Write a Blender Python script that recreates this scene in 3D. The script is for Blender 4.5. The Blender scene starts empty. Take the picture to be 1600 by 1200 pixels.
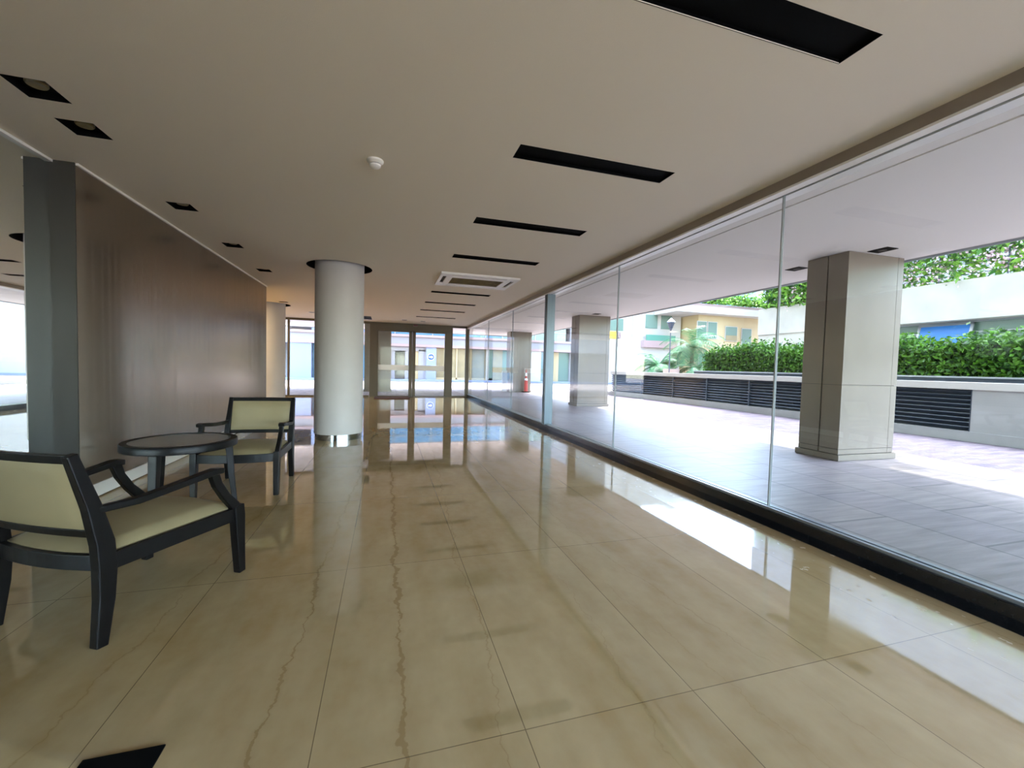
import bpy, bmesh, math, random
from mathutils import Vector, Matrix, Euler
random.seed(7)
S = bpy.context.scene
C = S.collection
PI = math.pi
ANI = 0.25

# ------------------------------------------------------------------ camera
EYE = 1.25
yaw, pit, rol = math.radians(16.59), math.radians(2.289), math.radians(1.473)
F = Vector((math.sin(yaw)*math.cos(pit), math.cos(yaw)*math.cos(pit), -math.sin(pit)))
R0 = Vector((math.cos(yaw), -math.sin(yaw), 0)); U0 = R0.cross(F)
Rv = R0*math.cos(rol) + U0*math.sin(rol)
Uv = -R0*math.sin(rol) + U0*math.cos(rol)
cam_d = bpy.data.cameras.new('camera'); cam = bpy.data.objects.new('camera', cam_d)
C.objects.link(cam)
cam.matrix_world = Matrix(((Rv.x, Uv.x, -F.x, 0), (Rv.y, Uv.y, -F.y, 0), (Rv.z, Uv.z, -F.z, EYE), (0, 0, 0, 1)))
cam_d.sensor_width = 36; cam_d.lens = 36*656.15/1600
cam_d.clip_start = .05; cam_d.clip_end = 500
S.camera = cam
# ------------------------------------------------------------------ sky, sun, exposure
SUN_DIR = Vector((.35, .20, 1.0)).normalized()      # towards the sun
w = bpy.data.worlds.new('sky'); S.world = w; w.use_nodes = True
nt = w.node_tree; nt.nodes.clear()
sky = nt.nodes.new('ShaderNodeTexSky'); sky.sky_type = 'NISHITA'; sky.sun_disc = False
sky.sun_elevation = math.asin(SUN_DIR.z); sky.sun_rotation = math.atan2(SUN_DIR.x, SUN_DIR.y)
sky.air_density = 1.0; sky.dust_density = 1.5
bg = nt.nodes.new('ShaderNodeBackground'); bg.inputs[1].default_value = .85
ow = nt.nodes.new('ShaderNodeOutputWorld')
hz = nt.nodes.new('ShaderNodeMix'); hz.data_type = 'RGBA'; hz.inputs[0].default_value = .35; hz.inputs[7].default_value = (1.0, .93, .82, 1)
nt.links.new(sky.outputs[0], hz.inputs[6]); nt.links.new(hz.outputs[2], bg.inputs[0]); nt.links.new(bg.outputs[0], ow.inputs[0])
sd = bpy.data.lights.new('sun', 'SUN'); sd.energy = 2.4; sd.angle = math.radians(.6); sd.color = (1, .95, .86)
so = bpy.data.objects.new('sun', sd); C.objects.link(so)
so.rotation_euler = SUN_DIR.to_track_quat('Z', 'Y').to_euler(); so.location = (8, 6, 14)
S.view_settings.view_transform = 'Standard'
try: S.view_settings.look = 'None'
except Exception: pass
S.view_settings.gamma = 1.0
S.view_settings.use_curve_mapping = False
S.view_settings.exposure = 2.95
cy = S.cycles
cy.use_denoising = True
cy.max_bounces = 16; cy.diffuse_bounces = 10; cy.glossy_bounces = 6
cy.transparent_max_bounces = 24; cy.transmission_bounces = 6
cy.sample_clamp_indirect = 8; cy.caustics_reflective = False; cy.caustics_refractive = False

# ------------------------------------------------------------------ materials
def mat(name, col, rough=.5, metal=0, spec=.5, noise=None, bump=None, coat=0):
    """noise = (scale, amount) tint variation; bump = (scale, strength)"""
    m = bpy.data.materials.new(name); m.use_nodes = True
    n = m.node_tree.nodes; l = m.node_tree.links; b = n['Principled BSDF']
    b.inputs['Base Color'].default_value = (*col, 1); b.inputs['Roughness'].default_value = rough
    b.inputs['Metallic'].default_value = metal; b.inputs['Specular IOR Level'].default_value = spec
    b.inputs['Coat Weight'].default_value = coat; b.inputs['Coat Roughness'].default_value = .08
    tc = n.new('ShaderNodeTexCoord')
    if noise:
        t = n.new('ShaderNodeTexNoise'); t.inputs['Scale'].default_value = noise[0]; t.inputs['Detail'].default_value = 6
        l.new(tc.outputs['Object'], t.inputs['Vector'])
        r = n.new('ShaderNodeMapRange'); r.inputs[1].default_value = .3; r.inputs[2].default_value = .7
        r.inputs[3].default_value = 1-noise[1]; r.inputs[4].default_value = 1+noise[1]
        l.new(t.outputs['Fac'], r.inputs[0])
        x = n.new('ShaderNodeVectorMath'); x.operation = 'SCALE'; x.inputs[0].default_value = col
        l.new(r.outputs[0], x.inputs['Scale']); l.new(x.outputs[0], b.inputs['Base Color'])
    if bump:
        t = n.new('ShaderNodeTexNoise'); t.inputs['Scale'].default_value = bump[0]; t.inputs['Detail'].default_value = 4
        l.new(tc.outputs['Object'], t.inputs['Vector'])
        bp = n.new('ShaderNodeBump'); bp.inputs['Strength'].default_value = bump[1]; bp.inputs['Distance'].default_value = .01
        l.new(t.outputs['Fac'], bp.inputs['Height']); l.new(bp.outputs[0], b.inputs['Normal'])
    return m

def glass_mat(name, tint=(1, 1, 1), refl=1.0, rough=0.0):
    m = bpy.data.materials.new(name); m.use_nodes = True
    n = m.node_tree.nodes; l = m.node_tree.links; n.clear()
    o = n.new('ShaderNodeOutputMaterial'); mx = n.new('ShaderNodeMixShader')
    t = n.new('ShaderNodeBsdfTransparent'); t.inputs[0].default_value = (*tint, 1)
    g = n.new('ShaderNodeBsdfGlossy'); g.inputs['Roughness'].default_value = rough
    # two-sided Schlick reflectance (no total reflection at the thin pane's back face)
    f = n.new('ShaderNodeLayerWeight'); f.inputs[0].default_value = .5
    p = n.new('ShaderNodeMath'); p.operation = 'POWER'; p.inputs[1].default_value = 5
    k = n.new('ShaderNodeMath'); k.operation = 'MULTIPLY_ADD'; k.inputs[1].default_value = .9*refl; k.inputs[2].default_value = .035*refl
    l.new(f.outputs['Facing'], p.inputs[0]); l.new(p.outputs[0], k.inputs[0]); l.new(k.outputs[0], mx.inputs[0])
    l.new(t.outputs[0], mx.inputs[1]); l.new(g.outputs[0], mx.inputs[2]); l.new(mx.outputs[0], o.inputs[0])
    return m

def floor_mat():
    m = bpy.data.materials.new('polished_marble'); m.use_nodes = True
    n = m.node_tree.nodes; l = m.node_tree.links; b = n['Principled BSDF']
    tc = n.new('ShaderNodeTexCoord'); sp = n.new('ShaderNodeSeparateXYZ'); l.new(tc.outputs['Object'], sp.inputs[0])
    def M(op, a, b_=None, c=None):
        k = n.new('ShaderNodeMath'); k.operation = op
        for i, v in enumerate((a, b_, c)):
            if v is None: continue
            if isinstance(v, (int, float)): k.inputs[i].default_value = v
            else: l.new(v, k.inputs[i])
        return k.outputs[0]
    def noise(scale, vec=None, detail=5, sxyz=None):
        t = n.new('ShaderNodeTexNoise'); t.inputs['Scale'].default_value = scale; t.inputs['Detail'].default_value = detail
        if sxyz:
            mp = n.new('ShaderNodeMapping'); mp.inputs['Scale'].default_value = sxyz
            l.new(tc.outputs['Object'], mp.inputs[0]); l.new(mp.outputs[0], t.inputs[0])
        else: l.new(tc.outputs['Object'], t.inputs[0])
        return t.outputs['Fac']
    X, Y = sp.outputs[0], sp.outputs[1]
    def joint(v, off, per, wd):
        a = M('DIVIDE', M('SUBTRACT', v, off), per)
        fr = M('ABSOLUTE', M('SUBTRACT', M('FRACT', M('ADD', a, .5)), .5))
        return M('LESS_THAN', fr, wd/per/2)
    jx = joint(X, -.218, .6925, .0035); jy = joint(Y, 1.322, 1.35, .0035)
    jn = M('MAXIMUM', jx, jy)
    # tile tint
    wn = n.new('ShaderNodeTexWhiteNoise'); wn.noise_dimensions = '2D'
    cb = n.new('ShaderNodeCombineXYZ')
    l.new(M('FLOOR', M('DIVIDE', M('SUBTRACT', X, -.218), .6925)), cb.inputs[0])
    l.new(M('FLOOR', M('DIVIDE', M('SUBTRACT', Y, 1.322), 1.35)), cb.inputs[1])
    l.new(cb.outputs[0], wn.inputs['Vector'])
    big = noise(1.1, sxyz=(1.6, .5, 1)); fine = noise(14)
    cr = n.new('ShaderNodeValToRGB'); e = cr.color_ramp.elements
    e[0].position = .36; e[0].color = (.36, .24, .10, 1); e[1].position = .66; e[1].color = (.51, .385, .205, 1)
    x_ = e.new(.50); x_.color = (.43, .31, .155, 1)
    mid = noise(3.2, sxyz=(2.2, .8, 1), detail=8)
    s_ = M('ADD', M('MULTIPLY', big, .42), M('ADD', M('MULTIPLY', mid, .38), M('ADD', M('MULTIPLY', fine, .14), M('MULTIPLY', wn.outputs[0], .06))))
    l.new(s_, cr.inputs[0])
    # wandering brown veins running along the room
    wob = noise(.8, sxyz=(.3, 1, 1), detail=3); wob2 = noise(6, sxyz=(.6, 1, 1), detail=8)
    vz = n.new('ShaderNodeTexNoise'); vz.inputs['Scale'].default_value = 26; vz.inputs['Detail'].default_value = 6; l.new(tc.outputs['Object'], vz.inputs[0])
    patch = noise(1.7, sxyz=(.8, 1.6, 1), detail=4)
    vein = None
    for c, wd, amp, lean, op in ((.065, .016, .10, 0, 1), (-.44, .009, .20, .03, .9), (.33, .004, .32, .05, .6), (1.75, .004, .4, -.12, .45), (-1.15, .006, .3, .05, .6), (.80, .0025, .35, .09, .35), (2.9, .006, .3, .0, .6), (1.42, .0025, .5, -.08, .35)):
        cx = M('ADD', M('ADD', c, M('MULTIPLY', Y, lean)), M('ADD', M('MULTIPLY', M('SUBTRACT', wob, .5), amp), M('MULTIPLY', M('SUBTRACT', wob2, .5), .10)))
        d = M('ABSOLUTE', M('ADD', M('SUBTRACT', X, cx), M('MULTIPLY', M('SUBTRACT', vz.outputs['Fac'], .5), .045)))
        wd2 = M('MULTIPLY', wd*3.6, M('MAXIMUM', M('SUBTRACT', patch, .30), .04))
        v = M('SUBTRACT', 1, M('DIVIDE', d, wd2)); v = M('MAXIMUM', v, 0); v = M('MULTIPLY', M('MINIMUM', M('MULTIPLY', v, 2.2), 1), op)
        halo = M('MULTIPLY', M('MAXIMUM', M('SUBTRACT', 1, M('DIVIDE', d, M('MULTIPLY', wd2, 3.5))), 0), .35*op)
        v = M('MAXIMUM', v, halo)
        vein = v if vein is None else M('MAXIMUM', vein, v)
    mx = n.new('ShaderNodeMix'); mx.data_type = 'RGBA'
    l.new(M('MULTIPLY', vein, .62), mx.inputs[0]); l.new(cr.outputs[0], mx.inputs[6]); mx.inputs[7].default_value = (.24, .14, .045, 1)
    mj = n.new('ShaderNodeMix'); mj.data_type = 'RGBA'
    l.new(M('MULTIPLY', jn, .75), mj.inputs[0]); l.new(mx.outputs[2], mj.inputs[6]); mj.inputs[7].default_value = (.10, .065, .03, 1)
    l.new(mj.outputs[2], b.inputs['Base Color'])
    edge = M('GREATER_THAN', X, 2.55)
    pits = M('GREATER_THAN', noise(16, sxyz=(1, .7, 1)), .66)
    l.new(M('ADD', M('ADD', .012, M('MULTIPLY', big, .035)), M('MULTIPLY', edge, M('ADD', .05, M('MULTIPLY', pits, .25)))), b.inputs['Roughness'])
    b.inputs['Specular IOR Level'].default_value = .62; b.inputs['IOR'].default_value = 2.15
    bp = n.new('ShaderNodeBump'); bp.inputs['Strength'].default_value = .012; bp.inputs['Distance'].default_value = .01
    l.new(noise(2.5), bp.inputs['Height']); l.new(bp.outputs[0], b.inputs['Normal'])
    return m

def paving_mat(name, c1, c2, joint_c, rowh, bw, mortar=.01, stretch=None, rough=.5, rot=0, spec=.5):
    m = bpy.data.materials.new(name); m.use_nodes = True
    n = m.node_tree.nodes; l = m.node_tree.links; b = n['Principled BSDF']
    tc = n.new('ShaderNodeTexCoord'); mp = n.new('ShaderNodeMapping'); mp.inputs['Rotation'].default_value = (0, 0, rot)
    l.new(tc.outputs['Object'], mp.inputs[0])
    br = n.new('ShaderNodeTexBrick'); br.inputs['Scale'].default_value = 1
    br.inputs['Color1'].default_value = (*c1, 1); br.inputs['Color2'].default_value = (*c2, 1); br.inputs['Mortar'].default_value = (*joint_c, 1)
    br.inputs['Brick Width'].default_value = bw; br.inputs['Row Height'].default_value = rowh
    br.inputs['Mortar Size'].default_value = mortar; br.inputs['Mortar Smooth'].default_value = .2
    l.new(mp.outputs[0], br.inputs['Vector'])
    t = n.new('ShaderNodeTexNoise'); t.inputs['Scale'].default_value = 3; t.inputs['Detail'].default_value = 8
    mp2 = n.new('ShaderNodeMapping'); mp2.inputs['Scale'].default_value = stretch or (1, 1, 1)
    l.new(tc.outputs['Object'], mp2.inputs[0]); l.new(mp2.outputs[0], t.inputs[0])
    r = n.new('ShaderNodeMapRange'); r.inputs[1].default_value = .3; r.inputs[2].default_value = .7; r.inputs[3].default_value = .72; r.inputs[4].default_value = 1.25
    l.new(t.outputs['Fac'], r.inputs[0])
    x = n.new('ShaderNodeVectorMath'); x.operation = 'SCALE'
    l.new(br.outputs['Color'], x.inputs[0]); l.new(r.outputs[0], x.inputs['Scale']); l.new(x.outputs[0], b.inputs['Base Color'])
    b.inputs['Roughness'].default_value = rough; b.inputs['Specular IOR Level'].default_value = spec
    bp = n.new('ShaderNodeBump'); bp.inputs['Strength'].default_value = .35; bp.inputs['Distance'].default_value = .012
    l.new(t.outputs['Fac'], bp.inputs['Height']); l.new(bp.outputs[0], b.inputs['Normal'])
    return m

def feature_wall_mat():
    m = bpy.data.materials.new('satin_wall_panel'); m.use_nodes = True
    n = m.node_tree.nodes; l = m.node_tree.links; b = n['Principled BSDF']
    tc = n.new('ShaderNodeTexCoord'); mp = n.new('ShaderNodeMapping'); mp.inputs['Scale'].default_value = (1, 7, .12)
    l.new(tc.outputs['Object'], mp.inputs[0])
    t = n.new('ShaderNodeTexNoise'); t.inputs['Scale'].default_value = 1.6; t.inputs['Detail'].default_value = 5; l.new(mp.outputs[0], t.inputs[0])
    cr = n.new('ShaderNodeValToRGB'); e = cr.color_ramp.elements
    e[0].position = .3; e[0].color = (.040, .030, .022, 1); e[1].position = .75; e[1].color = (.062, .048, .036, 1)
    l.new(t.outputs['Fac'], cr.inputs[0]); l.new(cr.outputs[0], b.inputs['Base Color'])
    r = n.new('ShaderNodeMapRange'); r.inputs[1].default_value = .3; r.inputs[2].default_value = .7; r.inputs[3].default_value = .19; r.inputs[4].default_value = .27
    l.new(t.outputs['Fac'], r.inputs[0]); l.new(r.outputs[0], b.inputs['Roughness'])
    b.inputs['IOR'].default_value = 3.3; b.inputs['Specular Tint'].default_value = (1, .87, .72, 1); b.inputs['Anisotropic'].default_value = .7; b.inputs['Anisotropic Rotation'].default_value = ANI
    tg = n.new('ShaderNodeTangent'); tg.direction_type = 'RADIAL'; tg.axis = 'Z'; l.new(tg.outputs[0], b.inputs['Tangent'])
    return m

def leaf_mat(name, c1, c2):
    m = bpy.data.materials.new(name); m.use_nodes = True
    n = m.node_tree.nodes; l = m.node_tree.links; b = n['Principled BSDF']
    g = n.new('ShaderNodeNewGeometry'); cr = n.new('ShaderNodeValToRGB'); e = cr.color_ramp.elements
    e[0].color = (*c1, 1); e[1].color = (*c2, 1)
    l.new(g.outputs['Random Per Island'], cr.inputs[0]); l.new(cr.outputs[0], b.inputs['Base Color'])
    b.inputs['Roughness'].default_value = .5; b.inputs['Specular IOR Level'].default_value = .3
    tr = n.new('ShaderNodeBsdfTranslucent'); l.new(cr.outputs[0], tr.inputs[0])
    mx = n.new('ShaderNodeMixShader'); mx.inputs[0].default_value = .3
    l.new(b.outputs[0], mx.inputs[1]); l.new(tr.outputs[0], mx.inputs[2]); l.new(mx.outputs[0], n['Material Output'].inputs[0])
    return m

def band_mat():
    m = mat('etched_white_band', (.85, .84, .76), .6); n = m.node_tree.nodes; l = m.node_tree.links
    t = n.new('ShaderNodeBsdfTranslucent'); t.inputs[0].default_value = (.9, .88, .8, 1)
    x = n.new('ShaderNodeMixShader'); x.inputs[0].default_value = .8
    l.new(n['Principled BSDF'].outputs[0], x.inputs[1]); l.new(t.outputs[0], x.inputs[2]); l.new(x.outputs[0], n['Material Output'].inputs[0])
    return m

def glow_mat(col, k):
    m = bpy.data.materials.new('added_panel_glow'); m.use_nodes = True; b = m.node_tree.nodes['Principled BSDF']
    b.inputs['Emission Color'].default_value = (*col, 1); b.inputs['Emission Strength'].default_value = k; return m

M = dict(
    glow=glow_mat((1, .78, .50), 4.0),
    floor=floor_mat(), panel=feature_wall_mat(),
    ceiling=mat('ceiling_plaster', (.86, .79, .66), .75, bump=(260, .12)),
    soffit=mat('soffit_plaster', (.70, .67, .61), .7, bump=(120, .05)),
    plaster=mat('cream_plaster', (.70, .62, .50), .7),
    white=mat('white_paint', (.90, .88, .82), .35),
    black=mat('matt_black', (.003, .003, .003), .7, spec=.05),
    granite=mat('black_granite', (.010, .011, .013), .16, noise=(60, .5)),
    alu=mat('grey_aluminium', (.33, .36, .38), .35, metal=.7),
    edge=mat('dark_panel_edge', (.045, .042, .036), .45, spec=.3),
    mull=mat('blue_grey_aluminium', (.12, .155, .18), .35, metal=.5),
    bronze=mat('bronze_aluminium', (.095, .075, .045), .45, metal=.2),
    steel=mat('brushed_steel', (.30, .29, .27), .15, metal=1),
    header=mat('header_bronze', (.28, .235, .19), .5),
    column=mat('column_paint', (.58, .55, .52), .55, noise=(3, .03)),
    wood=mat('espresso_wood', (.0035, .003, .003), .38, spec=.22, noise=(20, .3)),
    vinyl=mat('olive_cream_upholstery', (.29, .235, .125), .42, bump=(300, .1), noise=(5, .05)),
    tglass=mat('smoked_table_glass', (.16, .18, .15), .12, spec=.8, noise=(9, .15)),
    mirror=mat('mirror_glass', (.88, .93, .90), .015, metal=1),
    lamp=mat('unlit_lamp_glass', (.30, .25, .14), .3),
    glass=glass_mat('clear_glass', (.95, .975, .97), .9),
    arglass=glass_mat('low_reflection_glass', (.96, .975, .97), .22),
    silic=mat('silicone_joint', (.35, .38, .38), .4),
    stone=mat('pillar_cladding', (.20, .17, .13), .22, noise=(2, .05), spec=.5),
    darkcore=mat('dark_joint', (.07, .06, .05), .8),
    concrete=mat('weathered_concrete', (.40, .39, .34), .8, noise=(1.2, .12), bump=(30, .2)),
    wallgrey=mat('low_wall_paint', (.27, .27, .26), .4, noise=(2, .06)),
    louver=mat('navy_louver', (.035, .05, .07), .35, metal=.3),
    paving=paving_mat('stone_paving', (.205, .175, .18), (.25, .215, .20), (.10, .09, .09), .72, 1.3, .012, (.6, 5, 1), .38, PI/2),
    brick=paving_mat('purple_brick_paving', (.105, .088, .11), (.145, .108, .12), (.16, .148, .155), .11, .22, .014, (.5, 2, 1), .85, .6, spec=.15),
    road=paving_mat('street_paving', (.27, .225, .235), (.32, .27, .255), (.18, .155, .17), .5, .8, .02, (1, 1, 1), .7),
    fac=mat('white_facade', (.23, .23, .25), .7, noise=(1, .04)),
    facw=mat('bright_facade', (.40, .385, .35), .7),
    pink=mat('pale_pink_render', (.30, .21, .20), .7),
    cream=mat('cream_render', (.42, .33, .18), .7),
    lav=mat('pale_blue_cladding', (.18, .22, .33), .5),
    tan=mat('tan_shop_blind', (.22, .175, .085), .6, noise=(2, .15)),
    gwin=mat('green_tinted_window', (.12, .19, .15), .15, spec=.5),
    bwin=mat('blue_tinted_window', (.06, .17, .27), .12, spec=.5),
    bpane=mat('blue_reflection_pane', (.03, .17, .50), .25, spec=.4),  # blue reflection put into the pane's own colour
    dwin=mat('dark_window', (.02, .025, .022), .08, spec=.9),
    teal=mat('balcony_green_glass', (.08, .22, .16), .2),
    yellow=mat('yellow_sign_face', (.95, .52, .03), .5),
    signblue=mat('blue_sign_face', (.005, .06, .28), .5),
    signwhite=mat('white_sign_face', (.85, .87, .9), .5),
    band=band_mat(),
    mat_=mat('brown_door_mat', (.10, .035, .015), .95, bump=(200, .5)),
    red=mat('red_plastic', (.42, .04, .03), .5),
    sensor=mat('dark_red_plastic', (.12, .03, .03), .4),
    grille=mat('brown_filter', (.20, .15, .06), .7, noise=(12, .3)),
    hedge=leaf_mat('hedge_leaves', (.006, .035, .004), (.085, .22, .014)),
    vine=leaf_mat('vine_leaves', (.03, .12, .02), (.22, .42, .05)),
    flower=leaf_mat('pink_blossom', (.70, .42, .52), (.85, .72, .76)),
    palm=leaf_mat('palm_leaves', (.01, .07, .04), (.06, .20, .07)),
    trunk=mat('palm_trunk', (.10, .075, .045), .9, bump=(30, .6)),
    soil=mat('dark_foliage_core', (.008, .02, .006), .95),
    terra=mat('pale_planter', (.36, .26, .21), .7),
    pole=mat('dark_lamp_metal', (.05, .06, .08), .4, metal=.4),
    lantern=mat('lantern_glass', (.35, .42, .48), .2),
)

# ------------------------------------------------------------------ helpers
def box(bm, a, b, mtx=None):
    x0, y0, z0 = a; x1, y1, z1 = b
    vs = [bm.verts.new(Vector(p) if mtx is None else mtx @ Vector(p)) for p in
          ((x0, y0, z0), (x1, y0, z0), (x1, y1, z0), (x0, y1, z0), (x0, y0, z1), (x1, y0, z1), (x1, y1, z1), (x0, y1, z1))]
    for f in ((0, 3, 2, 1), (4, 5, 6, 7), (0, 1, 5, 4), (1, 2, 6, 5), (2, 3, 7, 6), (3, 0, 4, 7)):
        bm.faces.new([vs[i] for i in f])

def lathe(bm, prof, c=(0, 0, 0), n=48, cap=True):
    rings = []
    for r, z in prof:
        rings.append([bm.verts.new((c[0]+r*math.cos(2*PI*k/n), c[1]+r*math.sin(2*PI*k/n), c[2]+z)) for k in range(n)])
    for a, b in zip(rings, rings[1:]):
        for k in range(n):
            bm.faces.new((a[k], a[(k+1) % n], b[(k+1) % n], b[k]))
    if cap:
        bm.faces.new(rings[0][::-1]); bm.faces.new(rings[-1])

def sweep(bm, pts, sizes, up=Vector((1, 0, 0))):
    """rectangular bar along pts in a vertical plane; sizes (width along up, thickness) at each point"""
    rings = []
    for i, p in enumerate(pts):
        p = Vector(p)
        d = (Vector(pts[min(i+1, len(pts)-1)]) - Vector(pts[max(i-1, 0)])).normalized()
        s = (up - d*up.dot(d)).normalized(); t = d.cross(s).normalized()
        a, b = sizes[i][0]/2, sizes[i][1]/2
        rings.append([bm.verts.new(p + s*x*a + t*y*b) for x, y in ((-1, -1), (1, -1), (1, 1), (-1, 1))])
    for a, b in zip(rings, rings[1:]):
        for k in range(4): bm.faces.new((a[k], a[(k+1) % 4], b[(k+1) % 4], b[k]))
    bm.faces.new(rings[0][::-1]); bm.faces.new(rings[-1])

def tube(bm, p0, p1, r0, r1=None, n=12):
    p0, p1 = Vector(p0), Vector(p1); r1 = r0 if r1 is None else r1
    d = (p1-p0).normalized(); s = d.orthogonal().normalized(); t = d.cross(s)
    A = [bm.verts.new(p0+(s*math.cos(2*PI*k/n)+t*math.sin(2*PI*k/n))*r0) for k in range(n)]
    B = [bm.verts.new(p1+(s*math.cos(2*PI*k/n)+t*math.sin(2*PI*k/n))*r1) for k in range(n)]
    for k in range(n): bm.faces.new((A[k], A[(k+1) % n], B[(k+1) % n], B[k]))
    bm.faces.new(A[::-1]); bm.faces.new(B)

def obj(name, bm, m, parent=None, bevel=0, smooth=False, seg=2):
    bmesh.ops.recalc_face_normals(bm, faces=bm.faces)
    me = bpy.data.meshes.new(name); bm.to_mesh(me); bm.free()
    me.materials.append(M[m] if isinstance(m, str) else m)
    o = bpy.data.objects.new(name, me); C.objects.link(o)
    if parent: o.parent = parent
    if smooth:
        for p in me.polygons: p.use_smooth = True
        try: me.set_sharp_from_angle(angle=math.radians(40))
        except Exception: pass
    if bevel:
        b = o.modifiers.new('bevel', 'BEVEL'); b.width = bevel; b.segments = seg; b.limit_method = 'ANGLE'
    return o

def bx(name, m, boxes, parent=None, bevel=0, **k):
    bm = bmesh.new()
    for a, b in boxes: box(bm, a, b)
    return obj(name, bm, m, parent, bevel, **k)

def tag(o, label, cat, group=None, kind=None):
    o['label'] = label; o['category'] = cat
    if group: o['group'] = group
    if kind: o['kind'] = kind
    return o

def empty(name, loc, label, cat, group=None, rz=0):
    o = bpy.data.objects.new(name, None); C.objects.link(o); o.location = loc; o.rotation_euler = (0, 0, rz)
    o.empty_display_size = .1
    return tag(o, label, cat, group)

def struct(name, m, boxes, bevel=0):
    o = bx(name, m, boxes, None, bevel); o['kind'] = 'structure'; return o

def copy_tree(o, parent=None):
    c = o.copy(); C.objects.link(c); c.parent = parent
    for ch in list(o.children): copy_tree(ch, c)
    return c

# ------------------------------------------------------------------ setting
H = 2.82
XG = 3.14
YE = 16.74
YB = -4.5
XW = -2.457       # face of the dark wall
XM = -2.62        # mirror plane
# floor
struct('floor', 'floor', [((-5.2, YB, -.12), (XG+.08, YE-.02, 0))])
# interior ceiling: one sheet with real openings for the slots and downlights
slots = [(2.895, 3.09), (1.435, 1.63), (4.42, 4.615), (5.97, 6.165), (9.12, 9.31), (10.68, 10.87), (12.24, 12.43), (13.92, 14.11)]
slots = [(1.435, 1.63), (2.89, 3.095), (4.417, 4.617), (5.968, 6.168), (9.07, 9.27), (10.66, 10.86), (12.2, 12.4), (13.98, 14.18)]
SX0, SX1 = .88, 2.163
lights = [(-2.01, 3.26), (-2.03, 3.71), (-2.05, 5.21), (-2.05, 6.69), (-2.07, 8.305), (-2.66, 12.5)]
holes = [(SX0, a, SX1, b) for a, b in slots] + [(x-.105, y-.11, x+.105, y+.11) for x, y in lights]
holes += [(-.82, 14.85, -.54, 16.1)]
RC = [(-.766, 7.53), (-3.12, 13.1)]; RR = .503
holes += [(x-.56, y-.56, x+.56, y+.56) for x, y in RC]
def sheet(bm, x0, x1, y0, y1, z0, z1, holes):
    xs = sorted({x0, x1} | {h[0] for h in holes} | {h[2] for h in holes})
    ys = sorted({y0, y1} | {h[1] for h in holes} | {h[3] for h in holes})
    xs = [x for x in xs if x0 <= x <= x1]; ys = [y for y in ys if y0 <= y <= y1]
    for j in range(len(ys)-1):
        run = None
        for i in range(len(xs)-1):
            cx, cy_ = (xs[i]+xs[i+1])/2, (ys[j]+ys[j+1])/2
            solid = not any(h[0] < cx < h[2] and h[1] < cy_ < h[3] for h in holes)
            if solid:
                if run is None: run = xs[i]
            if run is not None and (not solid or i == len(xs)-2):
                box(bm, (run, ys[j], z0), ((xs[i] if not solid else xs[i+1]), ys[j+1], z1)); run = None
bm = bmesh.new(); sheet(bm, -5, 3.04, YB, YE, H, H+.004, holes)
for cx, cyy in RC:
    n_ = 96; inn, out = [], []
    for k in range(n_):
        a = 2*PI*(k+.5)/n_; c_, s_ = math.cos(a), math.sin(a); q = .56/max(abs(c_), abs(s_))
        inn.append(bm.verts.new((cx+RR*c_, cyy+RR*s_, H))); out.append(bm.verts.new((cx+q*c_, cyy+q*s_, H)))
    for k in range(n_): bm.faces.new((inn[k], out[k], out[(k+1) % n_], inn[(k+1) % n_]))
o = obj('ceiling', bm, 'ceiling'); o['kind'] = 'structure'
# slab of the building above and outside soffit with a shadow groove
EX = 7.62; EY = 23.5; ZS = 3.05
o = struct('ceiling_outside', 'soffit', [((-8, YB-.5, ZS), (4.10, EY, ZS+.35)), ((4.13, YB-.5, ZS), (EX, EY, ZS+.35)), ((4.10, YB-.5, ZS+.02), (4.13, EY, ZS+.35))])
struct('trim_1', 'alu', [((EX, YB-.5, ZS-.03), (EX+.05, EY, ZS+.5)), ((-9, EY, ZS-.03), (EX+.05, EY+.05, ZS+.5))])
# header above the glass wall, inner face dark, white strips beneath
struct('trim_2', 'header', [((3.04, YB, 2.745), (3.11, YE, H+.04))])
struct('trim_3', 'white', [((3.045, YB, 2.728), (3.125, YE, 2.745)), ((3.155, YB, 2.728), (3.25, YE, 2.745)), ((3.16, YB, 2.745), (3.25, YE, ZS))])
struct('trim_4', 'black', [((3.125, YB, 2.74), (3.155, YE, 2.75))])
# granite kerb under the glass and aluminium channel
struct('trim_5', 'granite', [((3.075, YB, 0), (3.24, YE-.05, .105))], .004)
struct('trim_6', 'alu', [((3.10, YB, .105), (3.13, YE-.1, .125)), ((3.15, YB, .105), (3.19, YE-.1, .125))])
struct('trim_7', 'granite', [((2.995, YB, .0), (3.075, YE-.06, .003))])  # dark strip laid on the floor to draw the kerb's reflection
# glass wall panes between joints
joints = [YB, -2.4, .18, 2.766, 5.35, 7.98, 10.6, 13.35, YE-.06]
for k in range(len(joints)-1):
    a, b = joints[k], joints[k+1]
    o = struct('window_%d' % (k+1), 'glass', [((3.134, a+.006, .11), (3.146, b-.006, 2.745))])
# silicone joints as trims
for k, y in enumerate(joints[1:-1]):
    if abs(y-7.98) < .1: continue
    struct('trim_%d' % (10+k), 'silic', [((3.130, y-.006, .11), (3.150, y+.006, 2.745))])
m_ = empty('mullion', (3.14, 7.99, .105), 'blue-grey aluminium mullion standing midway along the glass wall', 'mullion')
bx('post', 'mull', [((-.085, -.075, 0), (.085, -.012, 2.63)), ((-.085, .012, 0), (.085, .075, 2.63))], m_, .004)
bx('gasket', 'black', [((-.07, -.012, 0), (.07, .012, 2.63))], m_)

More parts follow.
